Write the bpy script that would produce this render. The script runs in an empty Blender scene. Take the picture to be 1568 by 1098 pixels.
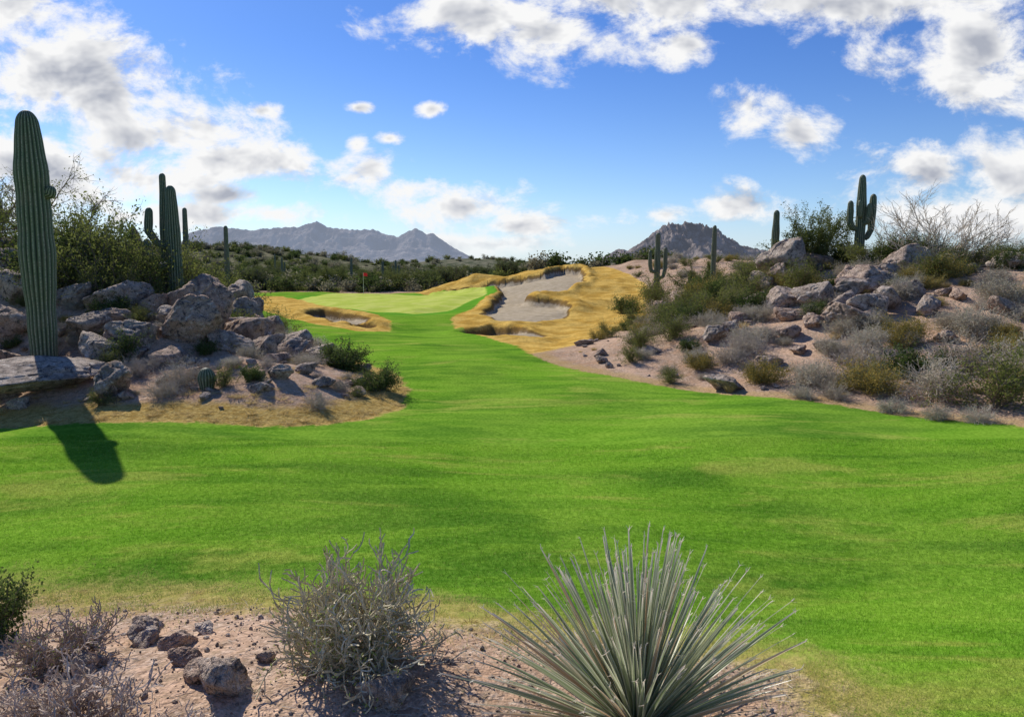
import bpy, math, random
import numpy as np
from mathutils import Vector, noise as mn
rng=np.random.default_rng(7); random.seed(7)
scene=bpy.context.scene
scene.view_settings.view_transform='Standard'; scene.view_settings.look='None'; scene.view_settings.exposure=0
COL=scene.collection
# ------------------------------------------------------------------ terrain
def ss(a,b,x):
    t=np.clip((x-a)/(b-a),0,1); return t*t*(3-2*t)
def sdf(P,poly):
    poly=np.array(poly,float); A=poly; B=np.roll(poly,-1,0)
    d=np.full(len(P),1e18); ins=np.zeros(len(P),bool)
    for a,b in zip(A,B):
        e=b-a; w_=P-a; t=np.clip((w_@e)/(e@e),0,1); q=w_-t[:,None]*e
        d=np.minimum(d,(q*q).sum(1))
        if b[1]!=a[1]:
            c=((a[1]>P[:,1])!=(b[1]>P[:,1]))
            xi=(b[0]-a[0])*(P[:,1]-a[1])/(b[1]-a[1])+a[0]
            ins^=(c&(P[:,0]<xi))
    return np.where(ins,1,-1)*np.sqrt(d)
LEFT=[(-70,14.5),(-30,14.2),(-9.6,13.75),(-8.1,13.7),(-6.5,13.7),(-4.7,13.75),(-3.8,14.0),(-3,14.9),(-2.5,16.2),(-2.6,18.3),(-3.4,21.0),(-5.0,24),(-8.0,28.5),(-11.5,34),(-15.5,41),(-22,50),(-30,57),(-45,64),(-70,70)]
RIGHT=[(70,-10),(30,4),(14,12.0),(9.63,13.75),(8.2,14.9),(6.8,16.4),(5,17.8),(3.7,19.1),(2.2,21.2),(1.2,23.4),(.6,25.5),(2.3,29),(5.3,38),(8.6,50),(9.8,62),(9.4,82),(12,100),(80,100)]
FORE=[(-20,7.2),(-6.8,6.85),(-4.78,6.63),(-3.81,6.5),(-2.84,6.36),(-1.9,6.1),(-.8,5.7),(-.33,5.3),(1.1,4.9),(1.75,4.5),(1.95,4.1),(2.1,3.6),(2.3,2.5),(3,-4),(3,-25),(-25,-25)]
GREEN=[(-6.2,47.5),(-10.5,51.5),(-15.5,58),(-19.5,68),(-21,78),(-14,79.5),(-6,77),(-2.6,71.5),(-2.2,64),(-3.2,57),(-4.3,51)]
GOLD=[(.6,25.3),(.15,28.8),(-1.24,32.1),(-2.79,37.8),(-3.6,43.6),(-3.2,48),(-2.4,54),(-1.2,62.8),(-1.8,71.5),(-6,78),(-9.5,79.5),(-11,84),(-8,92),(6,94),(10.5,84),(11,62),(9.8,50),(6.3,38),(3.0,28.6)]
GOLDL=[(-6.3,38.2),(-6.9,42.5),(-9.6,49.5),(-14,55.8),(-18.6,66.5),(-24,78),(-28,78),(-22,62),(-17,51),(-13,43.5),(-9.6,38.2),(-7.6,36.2)]
SANDS=[[(-1.7,45.0),(-.6,42.2),(1.2,42.0),(3.0,44),(4.0,48),(3.4,51.6),(1.3,53.4),(.9,55.4),(2.0,57.2),(4.4,58.2),(6.0,62),(6.8,70),(7.4,79),(5.4,81),(3.2,76),(1.0,77),(-2.5,78.8),(-5.8,79.2),(-7.8,77.4),(-5.0,74),(-1.6,70),(-.9,64),(-1.2,57),(-1.4,51),(-1.9,47.5)],
 [(-2.2,35.4),(-1.2,33.0),(.8,31.8),(1.5,33.2),(.1,36.4),(-1.0,37.6)],
 [(-12.0,45.6),(-9.8,41.2),(-8.4,40.2),(-8.0,42.6),(-9.8,47.0),(-12.8,50.4),(-13.6,48.8)],
 [(-8.9,39.6),(-7.6,38.6),(-7.4,39.8),(-8.2,40.4)]]
DESBACK=[(-400,86),(-45,86),(-30,90),(-10.5,84.5),(-8,91),(6,93),(12,90),(500,90),(3000,3000),(0,6000),(-3000,3000)]
def vnoise(x,y,seed):
    g=np.random.default_rng(seed).random((257,257)); xi=np.floor(x).astype(int); yi=np.floor(y).astype(int)
    fx=x-xi; fy=y-yi; fx=fx*fx*(3-2*fx); fy=fy*fy*(3-2*fy); a=g[xi%256,yi%256]; b=g[(xi+1)%256,yi%256]; c=g[xi%256,(yi+1)%256]; d=g[(xi+1)%256,(yi+1)%256]
    return (a*(1-fx)+b*fx)*(1-fy)+(c*(1-fx)+d*fx)*fy
def sandparts(P):
    n_=(vnoise(P[:,0]*1.1+40,P[:,1]*.7+40,77)-.5)*.55+(vnoise(P[:,0]*3+40,P[:,1]*2+40,78)-.5)*.22
    s=np.full(len(P),-1e9); drop=np.zeros(len(P))
    for k,q in enumerate(SANDS):
        a=sdf(P,q); a=a+np.where(a>-3,n_,0); y0=min(p[1] for p in q); y1=max(p[1] for p in q)
        if k==0: dp=.10+.40*ss(45,53,P[:,1])+.25*ss(68,80,P[:,1])
        else: dp=.08+.55*ss(y0+.2*(y1-y0),y1,P[:,1])
        drop=np.where(a>s,dp,drop); s=np.maximum(s,a)
    return s,drop
def terr(P):
    P=np.asarray(P,float); x=P[:,0];y=P[:,1]
    z=(0.07*np.sin(x*.35+1)*np.sin(y*.28)+.06*np.sin(x*.55+y*.38)+.03*np.sin(x*1.1-y*.7))*ss(400,80,np.hypot(x,y))
    dl=sdf(P,LEFT); z+=np.interp(dl,[0,1,4,7,10,14,18,24,40],[0,.18,.85,2.1,3.3,4.2,4.8,5.1,5.1])
    z+=.8*np.exp(-(((x+11)/3)**2+((y-28)/4)**2))*ss(0,3,dl)
    dr=sdf(P,RIGHT); z+=np.interp(dr,[0,1,2,6,12,18,28],[0,.08,.25,1.15,2.5,2.95,3.0])*(1-ss(95,130,y)*.6)
    z+=1.15*np.exp(-(((x-12.5)/4.2)**2+((y-34)/5.5)**2))*ss(0,3,dr)
    z+=(.10*np.sin(x*1.3+y*.9)*np.sin(y*1.1-x*.4)+.05*np.sin(x*2.7)*np.sin(y*2.3+x))*ss(.5,3,np.maximum(dl,dr))*ss(300,60,y)
    g=ss(-9,6,x)*(1-ss(12,30,x)); z+=2.9*ss(38,84,y)*g*(1-ss(92,130,y))
    gd=sdf(P,GOLD); s,drop=sandparts(P)
    z+=ss(0,2,gd)*((vnoise(x*.5+90,y*.35+90,31)-.5)*.45+(vnoise(x*1.6+90,y*1.1+90,32)-.5)*.12)*(1-.8*ss(-.5,1,s))
    z+=1.5*np.exp(-(((x+4.8)/3.4)**2+((y-84)/3.6)**2))
    z+=.22*ss(0,2.0,sdf(P,GREEN))-.35*np.exp(-(((x+4.5)/4)**2+((y-39)/4)**2))
    z+=.45*ss(6.9,4.0,y)*ss(60,20,np.abs(x))
    z+=11*np.exp(-(((x+115)/62)**2+((y-290)/60)**2))+9*np.exp(-(((x+30)/60)**2+((y-520)/50)**2))
    z+=9*np.exp(-(((x-25)/35)**2+((y-620)/50)**2))
    z-=drop*ss(-.12,.30,s); z+=.5*drop*np.exp(-((s+.5)/.45)**2)
    return z
def gz(x,y): return float(terr(np.array([[x,y]]))[0])

def mesh_from(name,V,F,mats,mi=None,smooth=True,attrs=None):
    me=bpy.data.meshes.new(name)
    V=np.asarray(V,np.float32); me.vertices.add(len(V)); me.vertices.foreach_set('co',V.ravel())
    Fs=[np.asarray(f,np.int32) for f in F if len(f)]
    loops=np.concatenate([f.ravel() for f in Fs]); sizes=np.concatenate([np.full(len(f),f.shape[1],np.int32) for f in Fs])
    me.loops.add(len(loops)); me.loops.foreach_set('vertex_index',loops)
    me.polygons.add(len(sizes)); st=np.concatenate([[0],np.cumsum(sizes)[:-1]]).astype(np.int32)
    me.polygons.foreach_set('loop_start',st); me.polygons.foreach_set('loop_total',sizes)
    for m in mats: me.materials.append(m)
    if mi is not None: me.polygons.foreach_set('material_index',np.asarray(mi,np.int32))
    me.polygons.foreach_set('use_smooth',np.full(len(sizes),smooth,bool))
    if attrs:
        for k,a in attrs.items():
            at=me.attributes.new(k,'FLOAT','POINT'); at.data.foreach_set('value',np.asarray(a,np.float32))
    me.update(calc_edges=True); me.validate()
    return me
def add(name,me,loc=(0,0,0),rot=(0,0,0),sc=(1,1,1),parent=None):
    o=bpy.data.objects.new(name,me); o.location=loc; o.rotation_euler=rot
    o.scale=(sc,sc,sc) if isinstance(sc,(int,float)) else sc
    COL.objects.link(o)
    if parent: o.parent=parent
    return o
def empty(name,loc=(0,0,0)):
    o=bpy.data.objects.new(name,None); o.location=loc; COL.objects.link(o); return o
# ------------------------------------------------------------------ node helpers
class NT:
    def __init__(s,nt): s.nt=nt
    def n(s,t,**k):
        n=s.nt.nodes.new(t)
        for a,b in k.items(): setattr(n,a,b)
        return n
    def set(s,inp,v):
        if isinstance(v,bpy.types.NodeSocket): s.nt.links.new(v,inp)
        elif v is not None: inp.default_value=v
    def math(s,op,a,b=None,c=None,clamp=False):
        n=s.n('ShaderNodeMath',operation=op,use_clamp=clamp); s.set(n.inputs[0],a); s.set(n.inputs[1],b)
        if c is not None: s.set(n.inputs[2],c)
        return n.outputs[0]
    def vm(s,op,a,b=None,c=None):
        n=s.n('ShaderNodeVectorMath',operation=op); s.set(n.inputs[0],a); s.set(n.inputs[1],b)
        if c is not None: s.set(n.inputs[2],c)
        return n.outputs['Value'] if op in('LENGTH','DOT_PRODUCT') else n.outputs[0]
    def noise(s,vec,scale,detail=4,rough=.55,dist=0):
        n=s.n('ShaderNodeTexNoise'); s.set(n.inputs['Vector'],vec); n.inputs['Scale'].default_value=scale
        n.inputs['Detail'].default_value=detail; n.inputs['Roughness'].default_value=rough; n.inputs['Distortion'].default_value=dist
        return n.outputs['Fac']
    def mr(s,v,a,b,c=0.,d=1.,smooth=True):
        n=s.n('ShaderNodeMapRange'); n.interpolation_type='SMOOTHSTEP' if smooth else 'LINEAR'
        s.set(n.inputs[0],v); 
        for i,q in enumerate((a,b,c,d)): n.inputs[i+1].default_value=q
        return n.outputs[0]
    def mix(s,f,a,b,bt='MIX'):
        n=s.n('ShaderNodeMix',data_type='RGBA',blend_type=bt); s.set(n.inputs[0],f)
        for i,q in ((6,a),(7,b)):
            if isinstance(q,tuple): q=(*q,1) if len(q)==3 else q
            s.set(n.inputs[i],q)
        return n.outputs[2]
    def attr(s,name): return s.n('ShaderNodeAttribute',attribute_name=name).outputs['Fac']
    def mapping(s,vec,sc=(1,1,1),rot=(0,0,0)):
        n=s.n('ShaderNodeMapping'); s.set(n.inputs[0],vec); n.inputs['Scale'].default_value=sc; n.inputs['Rotation'].default_value=rot
        return n.outputs[0]
def newmat(name):
    m=bpy.data.materials.new(name); m.use_nodes=True; m.node_tree.nodes.clear(); h=NT(m.node_tree)
    out=h.n('ShaderNodeOutputMaterial'); return m,h,out
def bsdf(h,out,col,rough=.9,normal=None,spec=.2):
    b=h.n('ShaderNodeBsdfPrincipled'); h.set(b.inputs['Base Color'],(*col,1) if isinstance(col,tuple) else col)
    h.set(b.inputs['Roughness'],rough); b.inputs['Specular IOR Level'].default_value=spec
    if normal is not None: h.set(b.inputs['Normal'],normal)
    h.set(out.inputs[0],b.outputs[0]); return b
def bump(h,hgt,strength=.5,dist=.05):
    n=h.n('ShaderNodeBump'); n.inputs['Strength'].default_value=strength; n.inputs['Distance'].default_value=dist
    h.set(n.inputs['Height'],hgt); return n.outputs[0]
def fairway_color(h,pos,detail=True):
    big=h.noise(h.mapping(pos,(.40,.9,1),(0,0,.5)),.34,3,.6,.8)
    mid=h.noise(h.mapping(pos,(.5,1.7,1),(0,0,.28)),.95,4,.62,.5)
    yel=h.noise(h.mapping(pos,(.45,1.3,1),(0,0,-.25)),.60,4,.7,.6)
    c=h.mix(h.mr(big,.40,.60),(.082,.225,.014),(.175,.385,.020))
    c=h.mix(h.math('MULTIPLY',h.mr(mid,.45,.62),.6),c,(.26,.46,.035))
    c=h.mix(h.math('MULTIPLY',h.mr(mid,.45,.34),.45),c,(.050,.175,.010))
    c=h.mix(h.math('MULTIPLY',h.mr(yel,.52,.66),.75),c,(.43,.46,.085))
    # mower passes running up the hole
    sp=h.n('ShaderNodeSeparateXYZ'); h.set(sp.inputs[0],pos)
    ph=h.math('MULTIPLY_ADD',sp.outputs[0],1.9,h.math('MULTIPLY_ADD',sp.outputs[1],.30,h.math('MULTIPLY',big,7.)))
    st=h.mr(h.math('SINE',ph),-.4,.4)
    c=h.mix(h.math('MULTIPLY',st,.16),c,(.33,.50,.06))
    if detail:
        fine=h.noise(pos,16,3,.7)
        c=h.mix(h.mr(fine,.3,.72),h.mix(.45,c,(.035,.10,.01)),h.mix(.2,c,(.38,.52,.10)))
    return c
# ------------------------------------------------------------------ ground material
def ground_mat():
    m,h,out=newmat('desert_and_turf')
    pos=h.n('ShaderNodeNewGeometry').outputs['Position']
    sd=h.attr('sd_desert'); sg=h.attr('sd_gold'); sn=h.attr('sd_sand'); sf=h.attr('sd_fore'); sgr=h.attr('sd_green')
    nA_=h.noise(pos,2.2,4,.65); nB=h.noise(pos,9,3,.7); nC=h.noise(pos,34,3,.75); nD=h.noise(pos,.7,4,.6)
    rag=h.math('SUBTRACT',nA_,.5); rag2=h.math('SUBTRACT',nB,.5)
    fair=fairway_color(h,pos)
    grn=h.mix(h.mr(nD,.4,.6),(.42,.50,.08),(.52,.56,.13))
    col=h.mr(sgr,-3.0,-.4,0,.75); fair=h.mix(col,fair,(.10,.31,.025))
    fair=h.mix(h.mr(h.math('ADD',sgr,h.math('MULTIPLY',rag,.5)),-.2,.1),fair,grn)
    dry=h.mix(h.mr(nB,.35,.65),(.42,.27,.075),(.64,.46,.16))
    dry=h.mix(h.mr(nC,.3,.7),h.mix(.5,dry,(.14,.09,.03)),dry)
    gold=h.mix(h.mr(nD,.38,.62),(.56,.33,.065),(.80,.53,.14))
    gold=h.mix(h.mr(nA_,.38,.58),h.mix(.3,gold,(.30,.20,.06)),gold)
    gold=h.mix(h.mr(nB,.36,.60),h.mix(.35,gold,(.17,.10,.025)),gold)
    sand=h.mix(h.mr(nA_,.35,.65),(.40,.325,.215),(.56,.465,.33)); sand=h.mix(h.mr(nB,.35,.58),h.mix(.3,sand,(.28,.21,.13)),sand)
    rake=h.mr(h.math('SINE',h.math('MULTIPLY_ADD',sep_y(h,pos),7.,h.math('MULTIPLY',nD,16.))),-1,1)
    sand=h.mix(h.math('MULTIPLY',rake,.22),sand,(.34,.27,.18))
    dirt=h.mix(h.mr(nD,.3,.7),(.48,.30,.19),(.72,.49,.34))
    v=h.n('ShaderNodeTexVoronoi'); h.set(v.inputs['Vector'],pos); v.inputs['Scale'].default_value=26
    peb=v.outputs['Color']; pebf=h.mr(nA_,.40,.6)
    bw=h.n('ShaderNodeRGBToBW'); h.set(bw.inputs[0],peb)
    dirt=h.mix(h.math('MULTIPLY',pebf,.6),dirt,h.mix(h.mr(bw.outputs[0],.2,.8,0,1,False),(.25,.17,.12),(.70,.55,.43)))
    dirt=h.mix(h.mr(nC,.33,.6),h.mix(.5,dirt,(.15,.10,.06)),dirt)
    dirt=h.mix(h.math('MULTIPLY',h.mr(nB,.50,.64),.5),dirt,(.24,.18,.11))
    sep=h.n('ShaderNodeSeparateXYZ'); h.set(sep.inputs[0],pos)
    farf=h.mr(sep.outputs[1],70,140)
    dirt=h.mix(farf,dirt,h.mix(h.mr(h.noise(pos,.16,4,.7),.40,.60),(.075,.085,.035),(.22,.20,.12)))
    e1=h.math('ADD',sd,h.math('ADD',h.math('MULTIPLY',rag,.6),h.math('MULTIPLY',rag2,.4)))
    desm=h.mr(e1,-.06,.06)
    sleft=h.mr(sep.outputs[0],1.,-1.)
    drym=h.math('MULTIPLY',h.mr(e1,-.14,.05),h.math('SUBTRACT',1.,h.mr(h.math('SUBTRACT',e1,h.math('MULTIPLY',sleft,.45)),.3,.8)))
    drym=h.math('MULTIPLY',drym,h.math('MULTIPLY_ADD',sleft,.5,.5))
    e2=h.math('ADD',sf,h.math('ADD',h.math('MULTIPLY',rag,1.1),h.math('MULTIPLY',rag2,.7)))
    form=h.mr(e2,.0,.5); fdry=h.math('MULTIPLY',h.mr(e2,-.7,.15),.9)
    c=h.mix(fdry,fair,h.mix(.3,dry,(.36,.40,.13))); c=h.mix(form,c,dirt)
    gm=h.mr(h.math('ADD',sg,h.math('MULTIPLY',rag,.6)),-.1,.1)
    c=h.mix(desm,c,dirt); c=h.mix(drym,c,dry)
    c=h.mix(gm,c,gold)
    c=h.mix(h.mr(h.math('ADD',sn,h.math('MULTIPLY',rag,.2)),.0,.12),c,sand)
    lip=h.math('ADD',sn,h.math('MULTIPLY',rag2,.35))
    lip_shade=h.math('MULTIPLY',h.mr(lip,-.14,-.03),h.mr(lip,.20,.08))
    c=h.mix(h.math('MULTIPLY',lip_shade,.8),c,(.13,.08,.035))  # shade of the bunker lips painted in as a dark band along the rim
    hz=h.mr(sep.outputs[1],150,3000,0,.8,False); c=h.mix(hz,c,(.30,.33,.36))  # distance haze painted into the far ground colour
    isturf=h.math('SUBTRACT',1.,h.math('MAXIMUM',h.math('MAXIMUM',desm,form),gm))
    hg=h.math('ADD',h.math('MULTIPLY',h.noise(pos,50,2,.7),.5),h.math('MULTIPLY',h.noise(pos,8,3,.7),h.mr(isturf,0,1,2.4,.6,False)))
    bsdf(h,out,c,1.0,bump(h,hg,.6,.035),.0)
    return m
def sep_y(h,pos):
    n=h.n('ShaderNodeSeparateXYZ'); h.set(n.inputs[0],pos); return n.outputs[1]
ang=np.concatenate([np.arange(-46,46,.15),np.arange(46,314,2.0)])
ang=np.radians(ang); r=np.concatenate([[.4,.9,1.5],np.geomspace(2,130,560),np.geomspace(133,7000,70)])
nA,nR=len(ang),len(r)
X=np.outer(r,np.sin(ang)); Yv=np.outer(r,np.cos(ang)); P=np.stack([X.ravel(),Yv.ravel()],1)
P=np.vstack([P,[[0,0]]])
Z=terr(P)
i=np.arange(nR-1)[:,None]*nA; j=np.arange(nA)[None,:]; j2=(j+1)%nA
Q=np.stack([(i+j),(i+j2),(i+nA+j2),(i+nA+j)],-1).reshape(-1,4)[:,::-1]
c0=nR*nA; T=np.stack([np.full(nA,c0),np.arange(nA),(np.arange(nA)+1)%nA],1)[:,::-1]
dl=sdf(P,LEFT); dr=sdf(P,RIGHT); db=sdf(P,DESBACK)
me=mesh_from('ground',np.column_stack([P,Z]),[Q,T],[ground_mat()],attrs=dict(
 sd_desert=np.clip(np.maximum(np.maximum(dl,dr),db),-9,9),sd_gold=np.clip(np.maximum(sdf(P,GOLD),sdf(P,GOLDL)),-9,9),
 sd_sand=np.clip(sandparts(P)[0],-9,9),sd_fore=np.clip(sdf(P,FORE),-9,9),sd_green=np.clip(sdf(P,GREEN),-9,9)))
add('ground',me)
# ------------------------------------------------------------------ mountains
def ridged(x,y,seed,o=5):
    s=0;a=.5
    for k in range(o): s=s+a*(1-np.abs(2*vnoise(x,y,seed+k)-1)); a*=.5; x=x*2.03;y=y*2.03
    return s
def mountain(name,prof,D,depth,mat,seed,nscale,jag=.0,nx=420,ny=90):
    px=np.array([p[0] for p in prof],float); hh=np.array([p[1] for p in prof],float)
    xs=(px-784)/1140*D; hs=(409-hh)/1140*D*.97
    x=np.linspace(xs[0],xs[-1],nx); t=np.linspace(-1,1,ny); XX,TT=np.meshgrid(x,t)
    pr=np.interp(XX+ (vnoise(XX/nscale*2,TT*3+5,seed+50)-.5)*nscale*.5*np.abs(TT),xs,hs)
    n=ridged(XX/nscale,TT*depth/nscale+9,seed)
    sh=(1-np.abs(TT))**1.15
    Zm=pr*sh*(1-.55*(1-n)*ss(0,.25,np.abs(TT))*1.6)+jag*(ridged(XX/nscale*6,TT*depth/nscale*6,seed+9)-.6)*pr*sh
    Zm=np.maximum(Zm,0)-6*ss(.9,1,np.abs(TT))-2
    V=np.column_stack([XX.ravel(),(D+TT*depth).ravel(),Zm.ravel()])
    a=np.arange(ny-1)[:,None]*nx+np.arange(nx-1)[None,:]
    Qm=np.stack([a,a+1,a+nx+1,a+nx],-1).reshape(-1,4)
    add(name,mesh_from(name,V,[Qm],[mat]))
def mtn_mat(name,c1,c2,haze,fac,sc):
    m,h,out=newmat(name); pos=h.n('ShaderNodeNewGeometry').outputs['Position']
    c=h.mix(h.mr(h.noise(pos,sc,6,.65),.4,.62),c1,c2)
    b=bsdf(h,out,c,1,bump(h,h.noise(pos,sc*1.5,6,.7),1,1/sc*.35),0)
    e=h.n('ShaderNodeEmission'); e.inputs[0].default_value=(*haze,1); ms=h.n('ShaderNodeMixShader'); ms.inputs[0].default_value=fac  # aerial haze put in as surface glow, lifting the backlit slopes
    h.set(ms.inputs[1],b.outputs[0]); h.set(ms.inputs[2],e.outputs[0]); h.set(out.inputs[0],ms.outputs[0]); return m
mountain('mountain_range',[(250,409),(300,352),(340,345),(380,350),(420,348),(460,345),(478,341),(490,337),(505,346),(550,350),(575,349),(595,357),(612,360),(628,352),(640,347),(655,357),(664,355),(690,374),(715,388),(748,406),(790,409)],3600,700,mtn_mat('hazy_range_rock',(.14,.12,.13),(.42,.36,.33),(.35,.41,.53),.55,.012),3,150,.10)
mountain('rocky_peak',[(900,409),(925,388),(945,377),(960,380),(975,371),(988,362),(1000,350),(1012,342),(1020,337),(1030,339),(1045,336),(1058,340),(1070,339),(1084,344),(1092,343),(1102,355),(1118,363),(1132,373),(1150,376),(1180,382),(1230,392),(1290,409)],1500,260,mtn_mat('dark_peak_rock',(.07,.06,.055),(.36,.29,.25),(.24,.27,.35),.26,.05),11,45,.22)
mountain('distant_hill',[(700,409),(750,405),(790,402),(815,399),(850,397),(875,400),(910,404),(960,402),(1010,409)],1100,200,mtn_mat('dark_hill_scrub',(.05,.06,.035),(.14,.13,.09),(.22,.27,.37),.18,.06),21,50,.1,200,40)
# ------------------------------------------------------------------ materials for props
def rock_mat():
    m,h,out=newmat('granite'); oi=h.n('ShaderNodeObjectInfo')
    pos=h.n('ShaderNodeNewGeometry').outputs['Position']
    n1=h.noise(pos,1.8,4,.7); n2=h.noise(pos,7,5,.8,.5); n3=h.noise(pos,38,2,.8)
    c=h.mix(h.mr(n1,.35,.62),(.33,.25,.195),(.68,.55,.44))
    c=h.mix(h.math('MULTIPLY',h.mr(oi.outputs['Random'],.3,1),.6),c,(.58,.36,.24))
    c=h.mix(h.mr(n2,.50,.64),c,(.12,.095,.08))
    c=h.mix(h.mr(n2,.44,.36),c,(.78,.68,.58))
    c=h.mix(h.mr(n3,.46,.66),c,h.mix(.5,c,(.10,.08,.07)))
    hg=h.math('ADD',n2,h.math('MULTIPLY',n3,.2))
    bsdf(h,out,c,.85,bump(h,hg,1.0,.12),.15); return m
ROCK=rock_mat()
def leaf_mat(name,c1,c2,trans=.35,rough=.6):
    m,h,out=newmat(name); pos=h.n('ShaderNodeNewGeometry').outputs['Position']; oi=h.n('ShaderNodeObjectInfo').outputs['Random']
    f=h.math('ADD',h.math('MULTIPLY',h.mr(h.noise(pos,9,1,.8),.3,.7),.6),h.math('MULTIPLY',oi,.4))
    c=h.mix(f,c1,c2)
    d=h.n('ShaderNodeBsdfDiffuse'); h.set(d.inputs[0],c)
    if trans>0:
        t=h.n('ShaderNodeBsdfTranslucent'); h.set(t.inputs[0],c); ms=h.n('ShaderNodeMixShader'); ms.inputs[0].default_value=trans
        h.set(ms.inputs[1],d.outputs[0]); h.set(ms.inputs[2],t.outputs[0]); h.set(out.inputs[0],ms.outputs[0])
    else: h.set(out.inputs[0],d.outputs[0])
    return m
BARK=leaf_mat('bark',(.13,.10,.075),(.28,.22,.17),0)
GTWIG=leaf_mat('grey_twig',(.36,.30,.22),(.64,.55,.44),0)
GREENTWIG=leaf_mat('green_twig',(.14,.15,.06),(.30,.30,.15),0)
L_CREO=leaf_mat('creosote_leaf',(.08,.11,.025),(.26,.27,.075),.42)
L_DARK=leaf_mat('dark_green_leaf',(.04,.07,.015),(.13,.17,.05),.4)
L_GREY=leaf_mat('grey_sage_leaf',(.30,.28,.19),(.58,.54,.42))
L_GOLD=leaf_mat('olive_gold_leaf',(.24,.18,.035),(.50,.37,.10),.42)
L_YEL=leaf_mat('dry_grass_blade',(.45,.33,.13),(.72,.57,.29))
L_FAR=leaf_mat('desert_tree_leaf',(.05,.075,.022),(.15,.17,.055),.35)
L_FARG=leaf_mat('pale_scrub_leaf',(.16,.15,.09),(.36,.33,.21),.35)
# ------------------------------------------------------------------ vegetation geometry
def prisms(S):
    S=np.asarray(S,float); p0,p1,r0,r1=S[:,:3],S[:,3:6],S[:,6:7],S[:,7:8]
    d=p1-p0; d/=np.maximum(np.linalg.norm(d,axis=1,keepdims=True),1e-9)
    u=np.cross(d,np.where(np.abs(d[:,2:3])>.9,[[1.,0,0]],[[0,0,1.]])); u/=np.linalg.norm(u,axis=1,keepdims=True); v=np.cross(d,u)
    vs=[]
    for p,r_ in ((p0,r0),(p1,r1)):
        for k in range(3):
            a=k*2.0944; vs.append(p+r_*(u*math.cos(a)+v*math.sin(a)))
    V=np.stack(vs,1).reshape(-1,3); b=np.arange(len(S))[:,None]*6
    F=np.concatenate([b+np.array([[k,(k+1)%3,3+(k+1)%3,3+k]]) for k in range(3)])
    return V,F
def leafquads(C,size,g,asp=.45,up=0.3):
    n=len(C); d=g.normal(size=(n,3)); d[:,2]+=up; d/=np.linalg.norm(d,axis=1,keepdims=True)
    u=np.cross(d,g.normal(size=(n,3))); u/=np.linalg.norm(u,axis=1,keepdims=True)
    s=(size*g.uniform(.6,1.4,n))[:,None]
    V=np.stack([C-d*s*.5,C+u*s*asp*.5,C+d*s*.5,C-u*s*asp*.5],1).reshape(-1,3)
    F=np.arange(n*4).reshape(-1,4); return V,F
def grow(g,segs,tips,p,d,L,r,lev,cfg):
    n=cfg['steps']; 
    for k in range(n):
        d=d+g.normal(size=3)*cfg['wig']; d[2]+=cfg['up']; d/=np.linalg.norm(d)
        q=p+d*L/n; r2=r*(cfg['tap']**(1/n)); segs.append([*p,*q,r,r2]); 
        if lev<=cfg['tiplev']: tips.append((p,q))
        p=q; r=r2
        if lev>0 and k>=cfg.get('bare',0):
            for _ in range(cfg['br'][lev-1]):
                e=d+g.normal(size=3)*cfg['spread']; e/=np.linalg.norm(e)
                grow(g,segs,tips,p,e,L*cfg['lr']*g.uniform(.6,1.1),max(r*.6,cfg['rmin']),lev-1,cfg)
def plant(name,seed,stems,H,spread0,r0,cfg,bark,leafm,nleaf,leafsize,jit=.04,asp=.45,trunk=None):
    g=np.random.default_rng(seed); segs=[];tips=[]
    for s in range(stems):
        a=g.uniform(0,6.28); t=spread0*math.sqrt(g.uniform(0.02,1)); d=np.array([math.cos(a)*t,math.sin(a)*t,1.]); d/=np.linalg.norm(d)
        grow(g,segs,tips,np.array([math.cos(a)*.06*t,math.sin(a)*.06*t,-.05]),d,H*g.uniform(.6,.85),r0*g.uniform(.7,1.1),len(cfg['br']),cfg)
    V,F=prisms(segs); Vs=[V];Fs=[F];mi=[np.zeros(len(F))]
    if nleaf:
        tp=np.array([[*a,*b] for a,b in tips]); k=g.integers(0,len(tp),nleaf); t=g.random((nleaf,1))
        C=tp[k,:3]*(1-t)+tp[k,3:]*t+g.normal(size=(nleaf,3))*jit
        C[:,2]=np.maximum(C[:,2],.01)
        LV,LF=leafquads(C,leafsize,g,asp); Fs.append(LF+len(V)); Vs.append(LV); mi.append(np.ones(len(LF)))
    return mesh_from(name,np.vstack(Vs),[np.vstack(Fs)],[bark,leafm],np.concatenate(mi),smooth=False)
CB=dict(steps=4,wig=.16,up=.02,tap=.6,tiplev=1,br=[1,2],spread=.55,lr=.6,rmin=.0025)
creo=[plant('creosote_bush',s,16,.95,.95,.012,CB,BARK,L_CREO,5200,.045,.05) for s in (1,2,3)]
dark=[plant('jojoba_bush',s,22,.80,1.25,.012,CB,BARK,L_DARK,7500,.05,.045,.6) for s in (11,12)]
grey=[plant('brittlebush',s,38,.62,1.35,.007,dict(CB,wig=.2,spread=.7,rmin=.003),GTWIG,L_GREY,4600,.032,.035) for s in (21,22,23)]
drytw=[plant('dry_bursage',s,44,.60,1.3,.007,dict(CB,wig=.22,spread=.7,rmin=.0035),GTWIG,L_GREY,900,.025,.03) for s in (31,32)]
gold=[plant('turpentine_bush',s,34,.62,1.2,.007,dict(CB,spread=.5),GREENTWIG,L_GOLD,5200,.032,.035) for s in (41,42)]
CT=dict(steps=4,wig=.16,up=.05,tap=.55,tiplev=1,br=[2,2,2],spread=.62,lr=.58,rmin=.004)
tree=[plant('palo_verde_tree',s,5,1.9,.8,.07,CT,GREENTWIG,L_CREO,15000,.06,.06) for s in (51,52)]
fartree=[plant('mesquite_tree',s,6,1.8,.9,.07,CT,BARK,L_FAR,9000,.09,.08) for s in (57,58)]
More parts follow.
